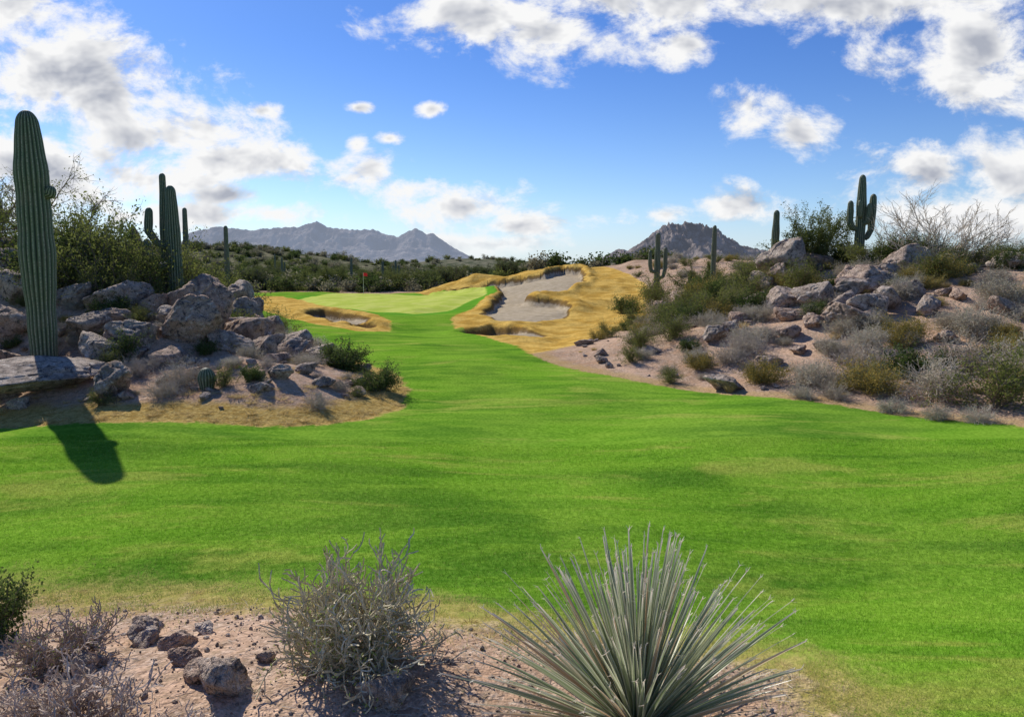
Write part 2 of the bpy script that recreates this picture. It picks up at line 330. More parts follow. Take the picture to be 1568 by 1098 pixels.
tree_thin=[plant('palo_verde_tree',53,4,1.9,.8,.06,CT,BARK,L_CREO,5200,.05,.05)]
bare=plant('bare_palo_verde_tree',55,20,2.3,1.25,.03,dict(CT,br=[1,2,1],spread=.34,up=.03,rmin=.007),GTWIG,L_GREY,0,.03)
low=[]
for s,lm in ((61,L_FAR),(62,L_FAR),(63,L_FARG),(64,L_FARG),(65,L_CREO),(66,L_DARK)):
    low.append(plant('scrub_plant',s,9,.8,1.1,.014,dict(CB,br=[2],tiplev=1),BARK,lm,520,.13,.10,.6))
def tuft(name,seed,n,H,spread,w,mat):
    g=np.random.default_rng(seed); a=g.uniform(0,6.28,n); t=spread*np.sqrt(g.random(n)); b=np.stack([np.cos(a)*.08*t,np.sin(a)*.08*t,0*a],1)
    d=np.stack([np.cos(a)*t,np.sin(a)*t,np.ones(n)],1); d/=np.linalg.norm(d,axis=1,keepdims=True); L=(H*g.uniform(.5,1,n))[:,None]
    u=np.cross(d,g.normal(size=(n,3))); u/=np.linalg.norm(u,axis=1,keepdims=True); m_=b+d*L*.55; e=b+d*L; e[:,2]-=.12*H*t
    V=np.stack([b-u*w/2,b+u*w/2,m_+u*w*.4,m_-u*w*.4,e],1).reshape(-1,3); k=np.arange(n)[:,None]*5
    return mesh_from(name,V,[k+np.array([[0,1,2,3]]),k+np.array([[3,2,4]])],[mat],smooth=False)
tufts=[tuft('bunch_grass',s,260,.42,.8,.009,L_YEL) for s in (71,72)]
straw=tuft('straw_tuft',73,70,.42,1.6,.012,L_YEL)
# ------------------------------------------------------------------ boulders
import bmesh
def boulder(seed,flat=1.0):
    g=np.random.default_rng(seed); bm=bmesh.new(); bmesh.ops.create_icosphere(bm,subdivisions=5,radius=1)
    D=np.array([v.co[:] for v in bm.verts]); F=np.array([[v.index for v in f.verts] for f in bm.faces]); bm.free()
    n=g.normal(size=(17,3)); n/=np.linalg.norm(n,axis=1,keepdims=True); hh=g.uniform(.55,1.0,17)
    dn=D@n.T; rr=np.where(dn>.05,hh/np.maximum(dn,.05),9.)
    k=34.; R=-np.log(np.exp(-k*rr).sum(1))/k; R=np.clip(R,.3,1.25)
    P_=D*R[:,None]; off=Vector(g.uniform(-50,50,3))
    dis=np.array([mn.fractal(Vector(p)*2.0+off,.8,2.1,6)*.085 -max(0,.09-abs(mn.noise(Vector(p)*1.5+off*2)))*1.1-max(0,.05-abs(mn.noise(Vector(p)*3.1+off*3)))*.9 for p in P_])
    P_=P_+D*dis[:,None]; P_[:,2]*=flat
    return mesh_from('boulder',P_,[F],[ROCK],smooth=True)
BL=[boulder(s) for s in range(100,110)]; SLAB=boulder(120,.38)
def put_rock(x,y,w,hr=.7,i=0,rot=None,name='boulder',sink=.25,tilt=None,me=None,parent=None):
    s=w/2/.80; rz=rot if rot is not None else random.uniform(0,6.28)
    tl=tilt or (random.uniform(-.35,.35),random.uniform(-.35,.35)); z=gz(x,y)+s*hr*(1-sink*2)
    return add(name,me or BL[i%10],(x,y,z),(tl[0],tl[1],rz),(s,s*random.uniform(.65,1),s*hr),parent)
LR=[(-8.3,15.3,1.2,.6),(-9.1,17.9,1.1,.7),(-8.0,18.5,1.4,.7),(-8.7,20.6,1.3,1.5),(-10.8,20.2,1.4,.65),(-13.7,20.7,1.3,.9),(-11.9,20.4,.9,.7),(-9.6,20.6,1.0,.8),(-10.2,25.6,1.4,.9),(-7.9,22.4,1.7,.7),(-6.1,20.4,1.0,.6),(-5.2,15.4,.4,.6),(-12.75,26,1.1,2.3),(-11.4,27,1.5,1.),(-16.3,28,1.5,.9),(-16.7,25,1.6,.8),(-7.6,21,1.1,.8),(-7.1,18.5,.9,.6),(-4.9,17.3,.5,.6),(-9.5,17.0,1.0,.8),(-11.9,16.6,1.0,.9),(-14.8,22,1.5,.9),(-9.0,24.4,1.3,.9),(-18.5,27,1.8,.8),(-8.6,26.4,1.1,.8),(-10.7,18.6,1.1,.7),(-12.8,18.9,1.2,.7),(-6.9,23.3,1.0,.7),(-6.6,21.7,1.0,.6),(-10.9,15.6,.8,.6),(-7.0,16.4,.4,.6),
 (-9.6,26.6,1.0,1.3),(-10.9,27.4,1.0,1.2),(-9.4,25.2,.9,1.),(-8.3,23.6,1.0,.9),(-7.3,22.0,.8,.7),(-5.5,21.2,.7,.6),(-6.6,19.4,.9,.6),(-5.8,18.6,.6,.6),(-7.9,17.2,.7,.5),(-8.8,19.2,.8,.7),(-10.0,19.0,.9,.7),(-13.4,17.2,1.2,.7),(-17.5,23.5,1.6,.9),(-19.5,25,1.7,.9),(-6.0,22.6,.8,.6),(-10.6,28.6,1.5,1.2),(-9.9,27.8,1.1,1.0)]
for k,(x,y,w,hr) in enumerate(LR): put_rock(x,y,w,hr,k)
add('slab_boulder',SLAB,(-9.95,15.3,gz(-9.95,15.3)+.40),(.10,-.05,.4),(1.30,.9,.75))
RR=[(11.7,32.6,1.75,1.25),(12.7,26,1.4,.7),(9.8,22,1.3,.6),(10.9,22.6,1.1,.7),(10,25,1.0,.8),(11.1,24.6,1.1,.8),(6.2,23,.7,.9),(5.3,18.4,1.1,.35),(9.3,40,1.7,.7),(14.6,28,1.6,.7),(2.6,27.5,.6,.5),(9.2,28,1.0,.8),(9.3,25.5,1.0,.8),(11.8,23.6,1.0,.8),(8.8,23.6,.8,.6),(13.5,27,1.0,.8),(6.8,23.4,.5,.8),(10.3,31,1.3,.8),(13.3,33,1.4,.7),(12.4,22.3,.8,.7),(8.1,26,.7,.7),(17.9,27,1.1,.6),(7.6,36,1.0,.8),(10.4,23.4,.8,.8),(11.5,25.6,.9,.9),(12.0,26.6,.9,.9),(12.9,28.5,1.1,.9),(11.2,31.6,1.2,.8),(12.6,34,1.3,.9),(9.0,22.2,.6,.7),(7.9,20.5,.5,.6),(11.4,19.5,.6,.6),(13.6,20.5,.7,.7),(6.9,19.8,.5,.6),(15.4,21.5,.8,.6),(8.3,22.0,.7,.7),(12.9,24.2,.9,.8),(9.7,27,.9,.8)]
for k,(x,y,w,hr) in enumerate(RR): put_rock(x,y,w,hr,k+3)
stones=empty('scattered_stones')
def inside(x,y,poly): return float(sdf(np.array([[x,y]]),poly)[0])
n=0
while n<480:
    if random.random()<.5: x=random.uniform(-16,-3); y=random.uniform(14,30); d=inside(x,y,LEFT)
    else: x=random.uniform(1,22); y=random.uniform(13,45); d=inside(x,y,RIGHT)
    if d<.6: continue
    w=random.choice([.12,.16,.2,.3,.45])*random.uniform(.7,1.4)
    put_rock(x,y,w,.65,random.randrange(10),name='stone',parent=stones); n+=1
for k,(x,y,w) in enumerate([(-2.62,5.05,.30),(-2.28,4.85,.2),(-2.95,4.75,.16),(-2.25,5.15,.14),(-1.72,4.15,.32),(-1.9,4.3,.2),(-.72,3.95,.26),(-2.1,4.5,.16),(-1.55,4.45,.13),(-2.75,4.5,.2)]): put_rock(x,y,w,.7,k)
g=np.random.default_rng(5)
bm=bmesh.new(); bmesh.ops.create_icosphere(bm,subdivisions=1,radius=1); ID=np.array([v.co[:] for v in bm.verts]); IF=np.array([[v.index for v in f.verts] for f in bm.faces]); bm.free()
GP=np.column_stack([g.uniform(-6,2.6,6500),g.uniform(3.0,6.6,6500)]); GP=GP[sdf(GP,FORE)>.25]
zz=terr(GP); sz=np.exp(g.normal(-5.1,.5,len(GP)))
GV=(ID[None]*(sz[:,None,None]*g.uniform(.6,1.3,(len(GP),1,3)))*g.uniform(.8,1.2,(len(GP),12,1))+np.column_stack([GP,zz+sz*.3])[:,None,:]).reshape(-1,3)
add('gravel',mesh_from('gravel',GV,[(IF[None]+np.arange(len(GP))[:,None,None]*12).reshape(-1,3)],[ROCK],smooth=False))
GP=np.column_stack([g.uniform(-5,2.2,1800),g.uniform(3.2,6.2,1800)]); GP=GP[sdf(GP,FORE)>.1]; zz=terr(GP); S_=[]
for (x,y),z in zip(GP,zz):
    a=g.uniform(0,6.28); l=g.uniform(.02,.10); S_.append([x,y,z+.006,x+math.cos(a)*l,y+math.sin(a)*l,z+.01+g.random()*.02,.0022,.0015])
V,F=prisms(S_); add('twig_litter',mesh_from('twig_litter',V,[F],[GTWIG],smooth=False))
# ------------------------------------------------------------------ hero shrubs
def put(me,x,y,sc,name=None,zs=1.0,sink=.03):
    return add(name or me.name.split('.')[0],me,(x,y,gz(x,y)-sink),(0,0,random.uniform(0,6.28)),(sc,sc,sc*zs))
for m_,x,y,s,zs in [(dark[0],-4.6,20.2,1.05,.85),(dark[1],-3.15,17.6,.72,1.1),(dark[0],-9.15,17.2,.75,1.0),(drytw[0],-7.1,15.8,.95,1),(drytw[1],-7.1,15.0,.7,1),(drytw[0],-4.0,15.1,.6,1),
 (grey[0],-6.3,17.7,.6,1),(creo[0],-6.1,15.6,.45,1),(creo[0],-12.0,21.6,2.0,1.1),(creo[1],-11.0,22.0,1.7,1.1),(creo[2],-9.0,23.2,1.1,1),(grey[1],-8.7,27,1.1,1),(creo[1],-10.6,23.6,1.8,1.2),(creo[2],-13.6,24.0,2.1,1.3),(creo[0],-16,23,1.9,1.1),
 (creo[1],-12.9,20.6,1.3,1),(dark[0],-11.9,23.4,1.9,1.2),(creo[0],-14.6,25.5,2.0,1.1),(creo[2],-9.7,22.0,1.2,1.1),(dark[1],-13.5,22.3,1.7,1.1),(creo[1],-17.5,24.5,1.9,1.1),(creo[2],-10.1,21.2,.9,1),(dark[1],-8.6,21.9,.9,1),(creo[0],-12.9,34,2.2,1.2),(creo[1],-11.6,31,1.8,1.1),
 (creo[2],-11.3,20.9,1.2,1),(dark[0],-10.5,19.5,.8,1),(grey[2],-12.2,19.3,.8,1),
 (grey[1],-5.2,18.4,.7,.8),(drytw[1],-5.3,19.3,.8,.8),(drytw[0],-8.4,16.4,.7,1),(grey[2],-6.6,24.0,1.0,1),(grey[0],-7.6,24.6,1.0,1),(creo[1],-8.6,27.6,1.2,1),(drytw[1],-3.9,16.6,.6,.8),(drytw[0],-6.2,19.0,.7,.8),(creo[2],-11.5,24.8,1.8,1.2),(grey[2],-5.6,22.6,.9,.9),(grey[1],-6.8,25.4,1.0,1),
 (creo[0],4.0,24,.9,.9),(gold[0],4.9,28,1.0,.9),(dark[0],5.4,22.5,.55,.8),(grey[0],7.1,22,1.15,.9),(creo[0],4.2,19.3,.5,.9),(gold[1],6.4,18.5,1.1,.9),(grey[1],7.4,17.9,1.2,.9),(gold[0],8.3,17.0,1.4,.9),
 (drytw[0],9.4,16.2,1.5,.9),(creo[1],9.95,15.1,1.3,.9),(gold[1],10.6,20.0,1.2,1),(grey[2],12.3,19.5,1.4,1),(grey[0],14.4,22,1.5,1),(creo[2],7.5,27,1.2,1),(gold[1],8.8,34,1.8,1.1),(creo[0],8.3,42,1.5,1),(creo[1],11.0,28.4,1.3,1),(gold[0],15,26,1.4,1),
 (tufts[0],5.3,17.9,.8,1),(drytw[1],6.65,16.8,.6,1),(drytw[0],9.1,14.3,.6,1),(drytw[1],8.5,14.6,.6,1),(grey[2],8.0,15.3,.6,1),(drytw[0],7.3,16.7,.7,1),(drytw[1],8.9,18.4,1.3,1),(drytw[0],10.7,17.6,1.4,1),(grey[1],11.6,16.6,1.4,1),(creo[0],12.4,16.2,1.4,1),
 (grey[0],9.4,19.6,1.1,1),(drytw[1],6.0,20.5,.9,1),(gold[1],5.2,20.5,.8,1),(dark[1],6.3,26,.9,1),(grey[2],6.4,30,1.2,1),(gold[0],7.2,31,1.2,1),(grey[1],7.6,38,1.4,1),(creo[0],9.3,30,1.2,1),(dark[0],9.4,32,1.1,1),(gold[0],10.0,36,1.6,1.1),(creo[2],14.4,30,1.5,.8),(creo[1],16.4,31,1.6,.9),(creo[0],15.8,30,1.5,.9),(grey[2],13.2,29.5,1.1,1),
 (creo[1],8.6,44.5,1.8,1.1),(dark[0],10.2,39,1.5,1.1),(gold[0],11.6,38.5,1.7,1),(gold[1],9.4,37.5,1.5,1),(dark[1],7.0,46,1.4,1),(gold[0],6.2,34,1.1,1),(grey[0],8.2,24.5,1.0,1),(grey[1],12.6,24.2,1.2,1),(grey[2],6.6,24.4,.9,1),(grey[0],10.2,21.2,.9,1),(grey[1],13.4,18.0,1.2,1)]:
    put(m_,x,y,s,zs=zs)
sc_=empty('desert_scrub'); n=0
while n<860:
    q=random.random()
    if q<.28: x=random.uniform(-26,-3); y=random.uniform(14.5,46 if q<.16 else 24); d=inside(x,y,LEFT)
    else: x=random.uniform(1,36); y=random.uniform(14,88 if q<.46 else 36); d=inside(x,y,RIGHT)
    if d<.9 or (x<0 and y>27 and x/y>-.37): continue
    pool=[grey[0],grey[1],grey[2],drytw[0],drytw[1],grey[0],gold[0],creo[0],tufts[0],gold[1],dark[1],drytw[0]]
    if y>26: pool=[creo[0],creo[1],creo[2],dark[0],gold[1],grey[1],gold[0],grey[2],grey[0]]
    m_=random.choice(pool); s=random.uniform(.45,1.0)*(1 if y<26 else 1.35)
    if x<0 and y<22: s*=.6
    if x>0 and y<17: s*=.75
    if d<2: s*=.6
    add('shrub',m_,(x,y,gz(x,y)-.03),(0,0,random.uniform(0,6.28)),(s,s,s*random.uniform(.8,1)),sc_); n+=1
st_=empty('straw_grass'); n=0
while n<260:
    if random.random()<.6: x=random.uniform(-12,-2.4); y=random.uniform(13.8,19); d=inside(x,y,LEFT); ok=0.0<d<1.8
    else: x=random.uniform(-5.5,2); y=random.uniform(4.2,7); d=inside(x,y,FORE); ok=-.15<d<.7
    if not ok: continue
    s=random.uniform(.25,.55)*(1 if y>10 else .45); add('tuft',straw,(x,y,gz(x,y)-.01),(0,0,random.uniform(0,6.28)),(s,s,s*.7),st_); n+=1
far=empty('distant_scrub')
N=7600; u=rng.uniform(-.95,.85,N); yy=np.exp(rng.uniform(math.log(88),math.log(560),N)); xx=u*yy
PF=np.column_stack([xx,yy]); ok=(sdf(PF,DESBACK)>1.5); PF=PF[ok]; ZF=terr(PF)
for (x,y),z in zip(PF,ZF):
    s=random.uniform(.8,2.3)*(1+y/450); add('scrub_plant',low[random.randrange(6)],(x,y,z-.1),(0,0,random.uniform(0,6.28)),(s,s,s*random.uniform(.6,1.1)),far)
bt=empty('distant_trees')
for k in range(170):
    y=math.exp(random.uniform(math.log(94),math.log(230))); x=random.uniform(-.6,.6)*y
    s=random.uniform(.9,1.9); add('tree',(fartree+fartree+tree)[k%6],(x,y,gz(x,y)-.1),(0,0,random.uniform(0,6.28)),(s,s,s*.8),bt)
add('palo_verde_tree',tree[0],(13.4,33.2,gz(13.4,33.2)-.2),(0,0,.5),(1.2,1.2,1.3))
add('palo_verde_tree',tree_thin[0],(-19.3,32,gz(-19.3,32)),(0,0,1),1.9)
add('palo_verde_tree',tree_thin[0],(-21.5,31,gz(-21.5,31)),(0,0,3),1.6); add('palo_verde_tree',tree[1],(-12.8,30,gz(-12.8,30)-.3),(0,0,3),.9)
add('bare_palo_verde_tree',bare,(16.9,29.5,gz(16.9,29.5)-.2),(0,0,.5),(1.45,1.2,1.1))
add('palo_verde_tree',tree[1],(11.0,44,gz(11.0,44)-.1),(0,0,2),1.2)
# ------------------------------------------------------------------ saguaros
def sag_mat():
    m,h,out=newmat('saguaro_skin'); pos=h.n('ShaderNodeNewGeometry').outputs['Position']; rb=h.attr('rib')
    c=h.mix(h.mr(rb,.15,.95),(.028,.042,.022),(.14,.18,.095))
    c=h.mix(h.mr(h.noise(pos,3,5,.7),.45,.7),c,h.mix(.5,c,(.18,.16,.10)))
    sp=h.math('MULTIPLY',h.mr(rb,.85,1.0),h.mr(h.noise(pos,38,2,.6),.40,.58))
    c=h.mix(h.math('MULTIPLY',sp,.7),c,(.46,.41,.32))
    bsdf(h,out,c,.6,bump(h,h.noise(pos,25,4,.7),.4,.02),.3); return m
SAG=sag_mat()
def stem(pts,radii,nr=15,rings=70,cap=True):
    pts=np.array(pts,float); seg=np.r_[0,np.cumsum(np.linalg.norm(np.diff(pts,axis=0),axis=1))]; L=seg[-1]; R_end=radii[-1]
    s=np.unique(np.r_[np.linspace(0,L-R_end*1.3,rings),L-R_end*1.3+R_end*1.3*np.sin(np.linspace(0,1.5708,12))])
    dens=np.linspace(0,L,240); C=np.stack([np.interp(dens,seg,pts[:,k]) for k in range(3)],1)
    for _ in range(30): C[1:-1]=(C[:-2]+2*C[1:-1]+C[2:])/4
    rad=np.interp(s,np.linspace(0,L,len(radii)),radii); C=np.stack([np.interp(s,dens,C[:,k]) for k in range(3)],1)
    rad=rad*(1+.035*np.sin(s*3.1+L)+.02*np.sin(s*7.3))
    q=np.clip((s-(L-R_end*1.3))/(R_end*1.3),0,1); rad=rad*np.sqrt(np.maximum(1-q*q,.0004))
    T_=np.gradient(C,axis=0); T_/=np.linalg.norm(T_,axis=1,keepdims=True); u=np.array([1.,.3,0]); V=[];rb=[]; m_=nr*6; th=np.arange(m_)/m_*2*np.pi
    for k in range(len(s)):
        u=u-T_[k]*(u@T_[k]); u/=np.linalg.norm(u); v=np.cross(T_[k],u)
        rib=np.abs(np.cos(nr*th/2+.25*math.sin(s[k]*1.1)))**.8
        rr=rad[k]*(.84+.16*rib); V.append(C[k]+rr[:,None]*(np.cos(th)[:,None]*u+np.sin(th)[:,None]*v)); rb.append(rib)
    K=len(s); a=np.arange(K-1)[:,None]*m_+np.arange(m_)[None]; b=np.arange(K-1)[:,None]*m_+(np.arange(m_)[None]+1)%m_
    Q_=np.stack([a,b,b+m_,a+m_],-1).reshape(-1,4)
    return mesh_from('saguaro_stem',np.vstack(V),[Q_],[SAG],attrs=dict(rib=np.concatenate(rb)))
def saguaro(x,y,parts,rz=0,sc=1,sink=.15):
    e=empty('saguaro_cactus',(x,y,gz(x,y)-sink)); e.rotation_euler[2]=rz; e.scale=(sc,)*3
    for k,(pts,rad,nr) in enumerate(parts): add('trunk' if k==0 else 'arm_%d'%k,stem(pts,rad,nr),parent=e)
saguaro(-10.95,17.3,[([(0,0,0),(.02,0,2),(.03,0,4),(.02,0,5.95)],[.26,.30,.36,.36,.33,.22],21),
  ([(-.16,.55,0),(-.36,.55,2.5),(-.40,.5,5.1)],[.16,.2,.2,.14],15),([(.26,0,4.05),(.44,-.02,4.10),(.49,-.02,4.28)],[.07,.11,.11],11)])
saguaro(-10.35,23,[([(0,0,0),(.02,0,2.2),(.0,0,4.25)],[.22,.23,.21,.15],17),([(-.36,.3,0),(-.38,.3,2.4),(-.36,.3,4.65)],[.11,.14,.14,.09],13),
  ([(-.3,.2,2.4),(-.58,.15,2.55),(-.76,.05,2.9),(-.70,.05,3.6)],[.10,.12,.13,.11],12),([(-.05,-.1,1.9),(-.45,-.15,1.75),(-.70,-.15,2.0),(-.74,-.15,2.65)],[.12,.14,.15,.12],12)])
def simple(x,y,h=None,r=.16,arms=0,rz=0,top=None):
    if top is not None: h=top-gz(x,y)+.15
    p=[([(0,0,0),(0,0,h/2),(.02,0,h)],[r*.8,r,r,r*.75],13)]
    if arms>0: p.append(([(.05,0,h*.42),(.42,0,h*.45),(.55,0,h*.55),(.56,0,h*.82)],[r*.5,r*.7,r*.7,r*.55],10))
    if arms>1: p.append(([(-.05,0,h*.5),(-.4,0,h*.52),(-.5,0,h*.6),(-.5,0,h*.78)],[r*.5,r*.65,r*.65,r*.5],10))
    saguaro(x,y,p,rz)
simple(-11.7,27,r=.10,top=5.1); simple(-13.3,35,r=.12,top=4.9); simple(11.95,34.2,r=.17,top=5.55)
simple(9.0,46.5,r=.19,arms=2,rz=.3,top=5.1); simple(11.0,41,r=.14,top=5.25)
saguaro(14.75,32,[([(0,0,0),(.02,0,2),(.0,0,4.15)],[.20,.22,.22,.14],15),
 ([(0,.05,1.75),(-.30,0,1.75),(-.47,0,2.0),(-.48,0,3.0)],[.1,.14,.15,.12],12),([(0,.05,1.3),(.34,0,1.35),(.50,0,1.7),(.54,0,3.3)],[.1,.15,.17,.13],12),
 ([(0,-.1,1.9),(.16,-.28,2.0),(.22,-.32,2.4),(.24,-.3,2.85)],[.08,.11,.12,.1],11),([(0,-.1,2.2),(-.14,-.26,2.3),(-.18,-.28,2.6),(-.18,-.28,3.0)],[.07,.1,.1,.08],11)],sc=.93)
for x,y,h,a in [(-24,112,4.6,0),(-19.5,113,4.0,0),(-18,116,4.2,2),(-28.5,115,3.0,0),(30,120,3.5,1),(-46,150,5,1),(55,100,4,0),(62,130,4,1),(-60,190,6,0)]:
    simple(x,y,h,.20,a,random.random())
e=empty('barrel_cactus',(-6.45,15.55,gz(-6.45,15.55)-.05)); add('body',stem([(0,0,0),(0,0,.25),(0,0,.50)],[.13,.17,.16],16,24),parent=e)
# ------------------------------------------------------------------ flagstick on the green
m,h,out=newmat('flagstick_paint'); bsdf(h,out,(.8,.78,.7),.4)
mr_,h,out=newmat('red_flag_cloth'); c=h.mix(h.noise(h.n('ShaderNodeTexCoord').outputs['Object'],9),(.65,.02,.03),(.85,.05,.06)); bsdf(h,out,c,.8)
e=empty('golf_flagstick',(-14.9,75,gz(-14.9,75)))
V,F=prisms([[0,0,-.1,0,0,2.1,.022,.016]]); add('pole',mesh_from('pole',V,[F],[m]),parent=e)
fx=np.linspace(0,.42,12); FV=[];
for a in fx: 
    for b in (1.76,2.08): FV.append((a,.05*math.sin(a*14),b-.25*a*a))
FF=np.array([[2*k,2*k+2,2*k+3,2*k+1] for k in range(11)]); add('flag',mesh_from('flag',FV,[FF],[mr_]),parent=e)
# ------------------------------------------------------------------ foreground yucca
def yucca(name,x,y,n,L0,seed):
    g=np.random.default_rng(seed); m,h,out=newmat('yucca_leaf'); w=h.attr('along'); ed=h.attr('edge'); lr=h.attr('leafrand')
    c=h.mix(lr,(.20,.25,.12),(.46,.49,.30)); c=h.mix(h.mr(lr,.84,.88),c,(.54,.37,.22))
    c=h.mix(h.math('MULTIPLY',h.mr(ed,.5,1),.75),c,(.80,.76,.60)); c=h.mix(h.mr(w,.86,1.0),c,(.80,.71,.58)); c=h.mix(h.mr(w,.25,.0),c,(.6,.56,.42))
    d=h.n('ShaderNodeBsdfPrincipled'); h.set(d.inputs['Base Color'],c); d.inputs['Roughness'].default_value=.38
    t=h.n('ShaderNodeBsdfTranslucent'); h.set(t.inputs[0],c); ms=h.n('ShaderNodeMixShader'); ms.inputs[0].default_value=.34
    h.set(ms.inputs[1],d.outputs[0]); h.set(ms.inputs[2],t.outputs[0]); h.set(out.inputs[0],ms.outputs[0])
    V=[];F=[];al=[];ed=[];lr=[]; K=9
    for q in range(n):
        a=g.uniform(0,6.28); el=math.radians(np.clip(88-74*(q/n)**1.1*g.uniform(.75,1.1),4,88)); L=L0*g.uniform(.68,1.04)*(1-.03*(q/n)); W=g.uniform(.020,.032)
        hd=np.array([math.cos(a),math.sin(a),0]); sd=np.array([-math.sin(a),math.cos(a),0]); p=hd*.05*(q/n)+np.array([0,0,.02]); r_=g.random(); tw=g.normal()*.6; e_=el; bend=g.normal()*.07; cut=g.uniform(.15,.5)
        for k in range(K):
            t=k/(K-1); d_=hd*math.cos(e_)+np.array([0,0,math.sin(e_)])+sd*bend*(1+t); d_/=np.linalg.norm(d_)
            nrm=np.cross(sd,d_); s2=sd*math.cos(tw)+nrm*math.sin(tw); n2=np.cross(s2,d_); w_=W*(1.1-t*.45 if t<.6 else .83-(t-.6)/.4*(.83-cut*.7))
            V+= [p-s2*w_/2-n2*w_*.28,p+0*n2,p+s2*w_/2-n2*w_*.28]; al+=[t]*3; ed+=[1,0,1]; lr+=[r_]*3
            if k<K-1: p=p+d_*L/(K-1); e_-=.02*g.random()+.03*(1-el/1.57)
            if k: 
                b=len(V)-6; F+=[[b,b+1,b+4,b+3],[b+1,b+2,b+5,b+4]]
        for _ in range(5):
            dd=g.normal(size=3)*.45+d_; dd/=np.linalg.norm(dd); b=len(V); l_=g.uniform(.012,.038); s3=np.cross(dd,[0.3,.2,1.]); s3/=np.linalg.norm(s3); pp=p-d_*g.uniform(0,.012)+s2*g.uniform(-.3,.3)*w_
            V+=[pp-s3*.0022,pp+s3*.0022,pp+dd*l_+s3*.001,pp+dd*l_-s3*.001]; F.append([b,b+1,b+2,b+3]); al+=[1]*4; ed+=[1]*4; lr+=[.2]*4
    add(name,mesh_from(name,V,[np.array(F)],[m],smooth=False,attrs=dict(along=al,edge=ed,leafrand=lr)),(x,y,gz(x,y)))
yucca('yucca_plant',.66,3.64,350,1.05,3)
CF=dict(steps=5,wig=.24,up=.06,tap=.8,tiplev=1,br=[1,1],spread=.6,lr=.5,rmin=.0055)
m_stub=leaf_mat('milkweed_stem',(.26,.23,.13),(.70,.62,.44),0); m_stub2=leaf_mat('dead_stem',(.30,.22,.16),(.64,.52,.42),0)
L_SM=leaf_mat('tiny_green_leaf',(.16,.22,.05),(.36,.42,.13))
fb=plant('foreground_shrub',201,90,.72,1.45,.008,CF,m_stub,L_SM,3200,.022,.02)
fb2=plant('dead_shrub',202,56,.5,1.5,.008,CF,m_stub2,L_GREY,500,.02,.02)
fb3=plant('dead_shrub',203,46,.5,1.5,.008,CF,m_stub2,L_SM,900,.02,.02)
add('brush_shrub',fb,(-.98,4.35,gz(-.98,4.35)),(0,0,1),(.90,.85,1.0)); add('dead_shrub',fb2,(-2.35,3.75,gz(-2.35,3.75)),(0,0,2),(1.05,.9,.75))
add('dead_shrub',fb3,(-2.95,4.6,gz(-2.95,4.6)),(0,0,0),(.8,.8,.75)); add('dead_shrub',fb2,(-1.75,3.45,gz(-1.75,3.45)),(0,0,4),(.7,.7,.5))
add('jojoba_bush',dark[0],(-4.05,5.35,gz(-4.05,5.35)),(0,0,0),(.5,.5,.6))
# ------------------------------------------------------------------ turf blades near the camera
m,h,out=newmat('turf_blade'); pos=h.n('ShaderNodeNewGeometry').outputs['Position']; c=fairway_color(h,pos,False); lr=h.attr('drymix'); c=h.mix(.12,c,(.45,.55,.08)); c=h.mix(lr,c,(.60,.50,.21))
d=h.n('ShaderNodeBsdfDiffuse'); h.set(d.inputs[0],c); t=h.n('ShaderNodeBsdfTranslucent'); h.set(t.inputs[0],c); ms=h.n('ShaderNodeMixShader'); ms.inputs[0].default_value=.45
h.set(ms.inputs[1],d.outputs[0]); h.set(ms.inputs[2],t.outputs[0]); h.set(out.inputs[0],ms.outputs[0])
g=np.random.default_rng(9); N=380000; yy=3.2+9.5*g.random(N)**1.4; xx=g.uniform(-.8,.8,N)*yy; GP=np.column_stack([xx,yy]); s=sdf(GP,FORE)
nz=vnoise(xx*3+300,yy*3+300,4)-.5; s=s+nz*1.2
kp=(sdf(GP,LEFT)<0)&(sdf(GP,RIGHT)<0)&((s<.2)|((s<.8)&(g.random(N)<.12))); GP=GP[kp]; s=s[kp]; n=len(GP); z=terr(GP)
a=g.uniform(0,6.28,n); L=g.uniform(.012,.03,n)*(1+.6*ss(-.3,.3,s)); u=np.stack([np.cos(a),np.sin(a),0*a],1)*.0022*(GP[:,1:2]/6); tp=np.stack([g.normal(size=n)*.5*L,g.normal(size=n)*.5*L,L],1); B=np.column_stack([GP,z-.002])
V=np.stack([B-u,B+u,B+tp],1).reshape(-1,3)
dm=np.repeat(np.clip(ss(-.7,.2,s)*.9*g.random(n)*1.4+(g.random(n)<.05)*.5,0,1),3)
add('turf_grass',mesh_from('turf_grass',V,[np.arange(n*3).reshape(-1,3)],[m],smooth=False,attrs=dict(drymix=dm)))
# ------------------------------------------------------------------ sun and sky
EL=36.0; AZ=-36.6
S=Vector((math.sin(math.radians(AZ))*math.cos(math.radians(EL)),math.cos(math.radians(AZ))*math.cos(math.radians(EL)),math.sin(math.radians(EL))))
sl=bpy.data.lights.new('sun','SUN'); sl.energy=5.0; sl.angle=math.radians(.53); sl.color=(1,.95,.86)
so=bpy.data.objects.new('sun',sl); so.rotation_euler=(-S).to_track_quat('-Z','Y').to_euler(); so.location=(-20,30,30); COL.objects.link(so)
w=bpy.data.worlds.new('World'); scene.world=w; w.use_nodes=True; w.node_tree.nodes.clear(); h=NT(w.node_tree)
try: w.cycles.sampling_method='MANUAL'; w.cycles.sample_map_resolution=256
except Exception: pass
out=h.n('ShaderNodeOutputWorld'); sky=h.n('ShaderNodeTexSky',sky_type='NISHITA'); sky.sun_disc=False; sky.sun_elevation=math.radians(EL); sky.sun_rotation=math.radians(AZ)
sky.altitude=700; sky.air_density=1.0; sky.dust_density=.4; sky.ozone_density=3.0
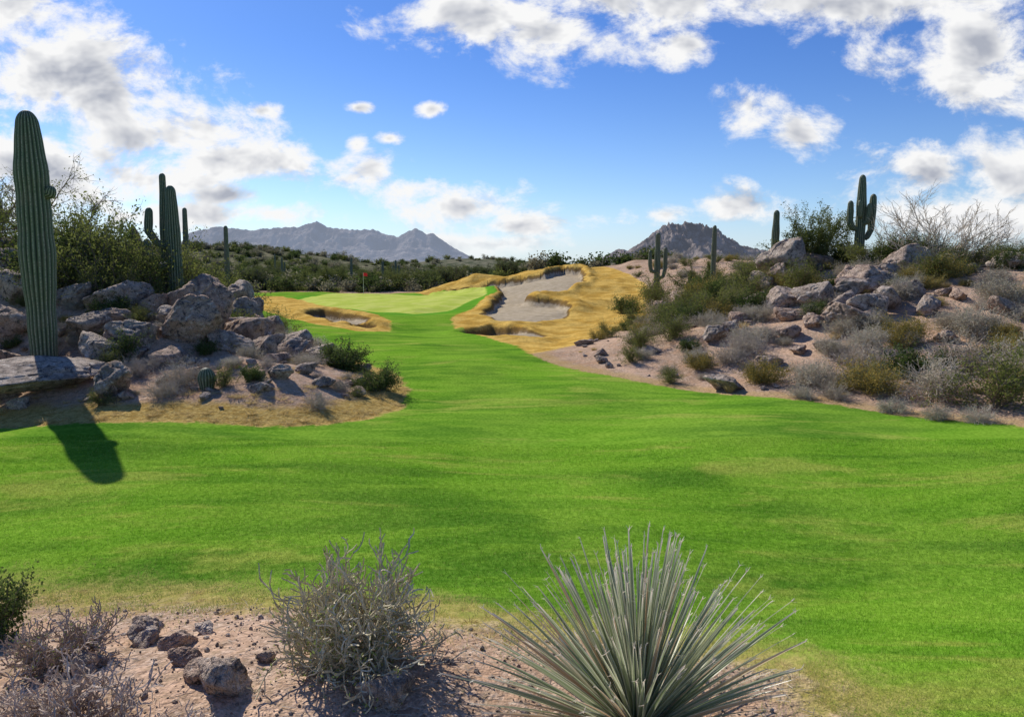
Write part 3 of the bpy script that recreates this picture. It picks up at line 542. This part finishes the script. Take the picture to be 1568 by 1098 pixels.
d=h.n('ShaderNodeTexCoord').outputs['Generated']; sp=h.n('ShaderNodeSeparateXYZ'); h.set(sp.inputs[0],d)
yp=h.math('MAXIMUM',sp.outputs[1],.08); a=h.math('DIVIDE',sp.outputs[0],yp); b=h.math('DIVIDE',sp.outputs[2],yp)
cb=h.n('ShaderNodeCombineXYZ'); h.set(cb.inputs[0],a); h.set(cb.inputs[1],b); q=cb.outputs[0]
tint=h.mix(h.mr(sp.outputs[2],.0,.30),(.74,.84,1.0),(.38,.58,.94))
skyc=h.mix(1.0,sky.outputs[0],tint,'MULTIPLY')
def AB(px,py):
    u=(px-784)/1140; v=(py-549)/1140; c,s=.99255,.12187; return u/(c-v*s),(-s-v*c)/(c-v*s)
CL=[(10,10,130,60),(50,120,190,100),(170,150,160,80),(260,205,170,62),(340,245,130,42),(60,260,210,85),(210,275,180,46),(350,300,90,26),(420,328,80,22),(300,330,140,32),
 (740,20,140,60),(850,50,115,62),(1000,-10,300,66),(1060,70,60,30),(1190,10,260,52),(1400,-20,240,80),(1500,80,160,100),(1568,120,90,70),
 (1145,168,50,40),(1222,208,52,42),(570,262,64,42),(625,290,66,32),(710,318,100,38),(800,345,95,30),
 (548,166,24,10),(662,168,22,13),(596,213,24,12),(546,222,20,16),(402,170,32,16),(1430,265,110,50),(1530,270,110,80),(1480,330,170,46),(1130,318,80,32),(1020,328,54,20),(760,375,140,24)]
m0=None
for px,py,rx,ry in CL:
    A,B_=AB(px,py); sx=1140/rx; sy=1140/ry/.95
    v=h.vm('LENGTH',h.vm('MULTIPLY_ADD',q,(sx,sy,0),(-A*sx,-B_*sy,0)))
    m0=v if m0 is None else h.math('MINIMUM',m0,v)
m0=h.math('MAXIMUM',h.math('SUBTRACT',1.15,m0),-2.)
qs=h.vm('MULTIPLY',q,(1,1.5,1))
n1=h.noise(qs,8,8,.66,.2); n2=h.noise(h.vm('ADD',qs,(-.012,.030,0)),8,4,.60,.2)
den=h.math('ADD',m0,h.math('MULTIPLY',h.math('SUBTRACT',n1,.5),4.2))
alpha=h.mr(den,.0,.85)
relief=h.math('MULTIPLY',h.math('SUBTRACT',n1,n2),5.0)
thick=h.mr(den,.55,1.5)
lit=h.math('ADD',h.math('SUBTRACT',1.02,h.math('MULTIPLY',thick,.85)),relief,None,True)
cc=h.mix(lit,(.44,.47,.55),(1,1,1.0))
front=h.mr(sp.outputs[1],.1,.25); alpha=h.math('MULTIPLY',alpha,front)
alpha=h.math('MULTIPLY',alpha,h.mr(b,-.01,.05,.3,1))
haze=h.mr(b,.10,.0,0,.5)
b1=h.n('ShaderNodeBackground'); h.set(b1.inputs[0],skyc); b1.inputs[1].default_value=.13
bh=h.n('ShaderNodeBackground'); bh.inputs[0].default_value=(.66,.78,.95,1); bh.inputs[1].default_value=.95
ms0=h.n('ShaderNodeMixShader'); h.set(ms0.inputs[0],haze); h.set(ms0.inputs[1],b1.outputs[0]); h.set(ms0.inputs[2],bh.outputs[0])
b2=h.n('ShaderNodeBackground'); h.set(b2.inputs[0],cc); b2.inputs[1].default_value=.95
ms=h.n('ShaderNodeMixShader'); h.set(ms.inputs[0],alpha); h.set(ms.inputs[1],ms0.outputs[0]); h.set(ms.inputs[2],b2.outputs[0]); h.set(out.inputs[0],ms.outputs[0])
# ------------------------------------------------------------------ camera
cam=bpy.data.cameras.new('camera'); cam.sensor_width=36; cam.lens=36*1140/1568; cam.clip_end=12000; cam.clip_start=.05
co=bpy.data.objects.new('camera',cam); co.location=(0,0,3.0); co.rotation_euler=(math.radians(83),0,0); COL.objects.link(co); scene.camera=co
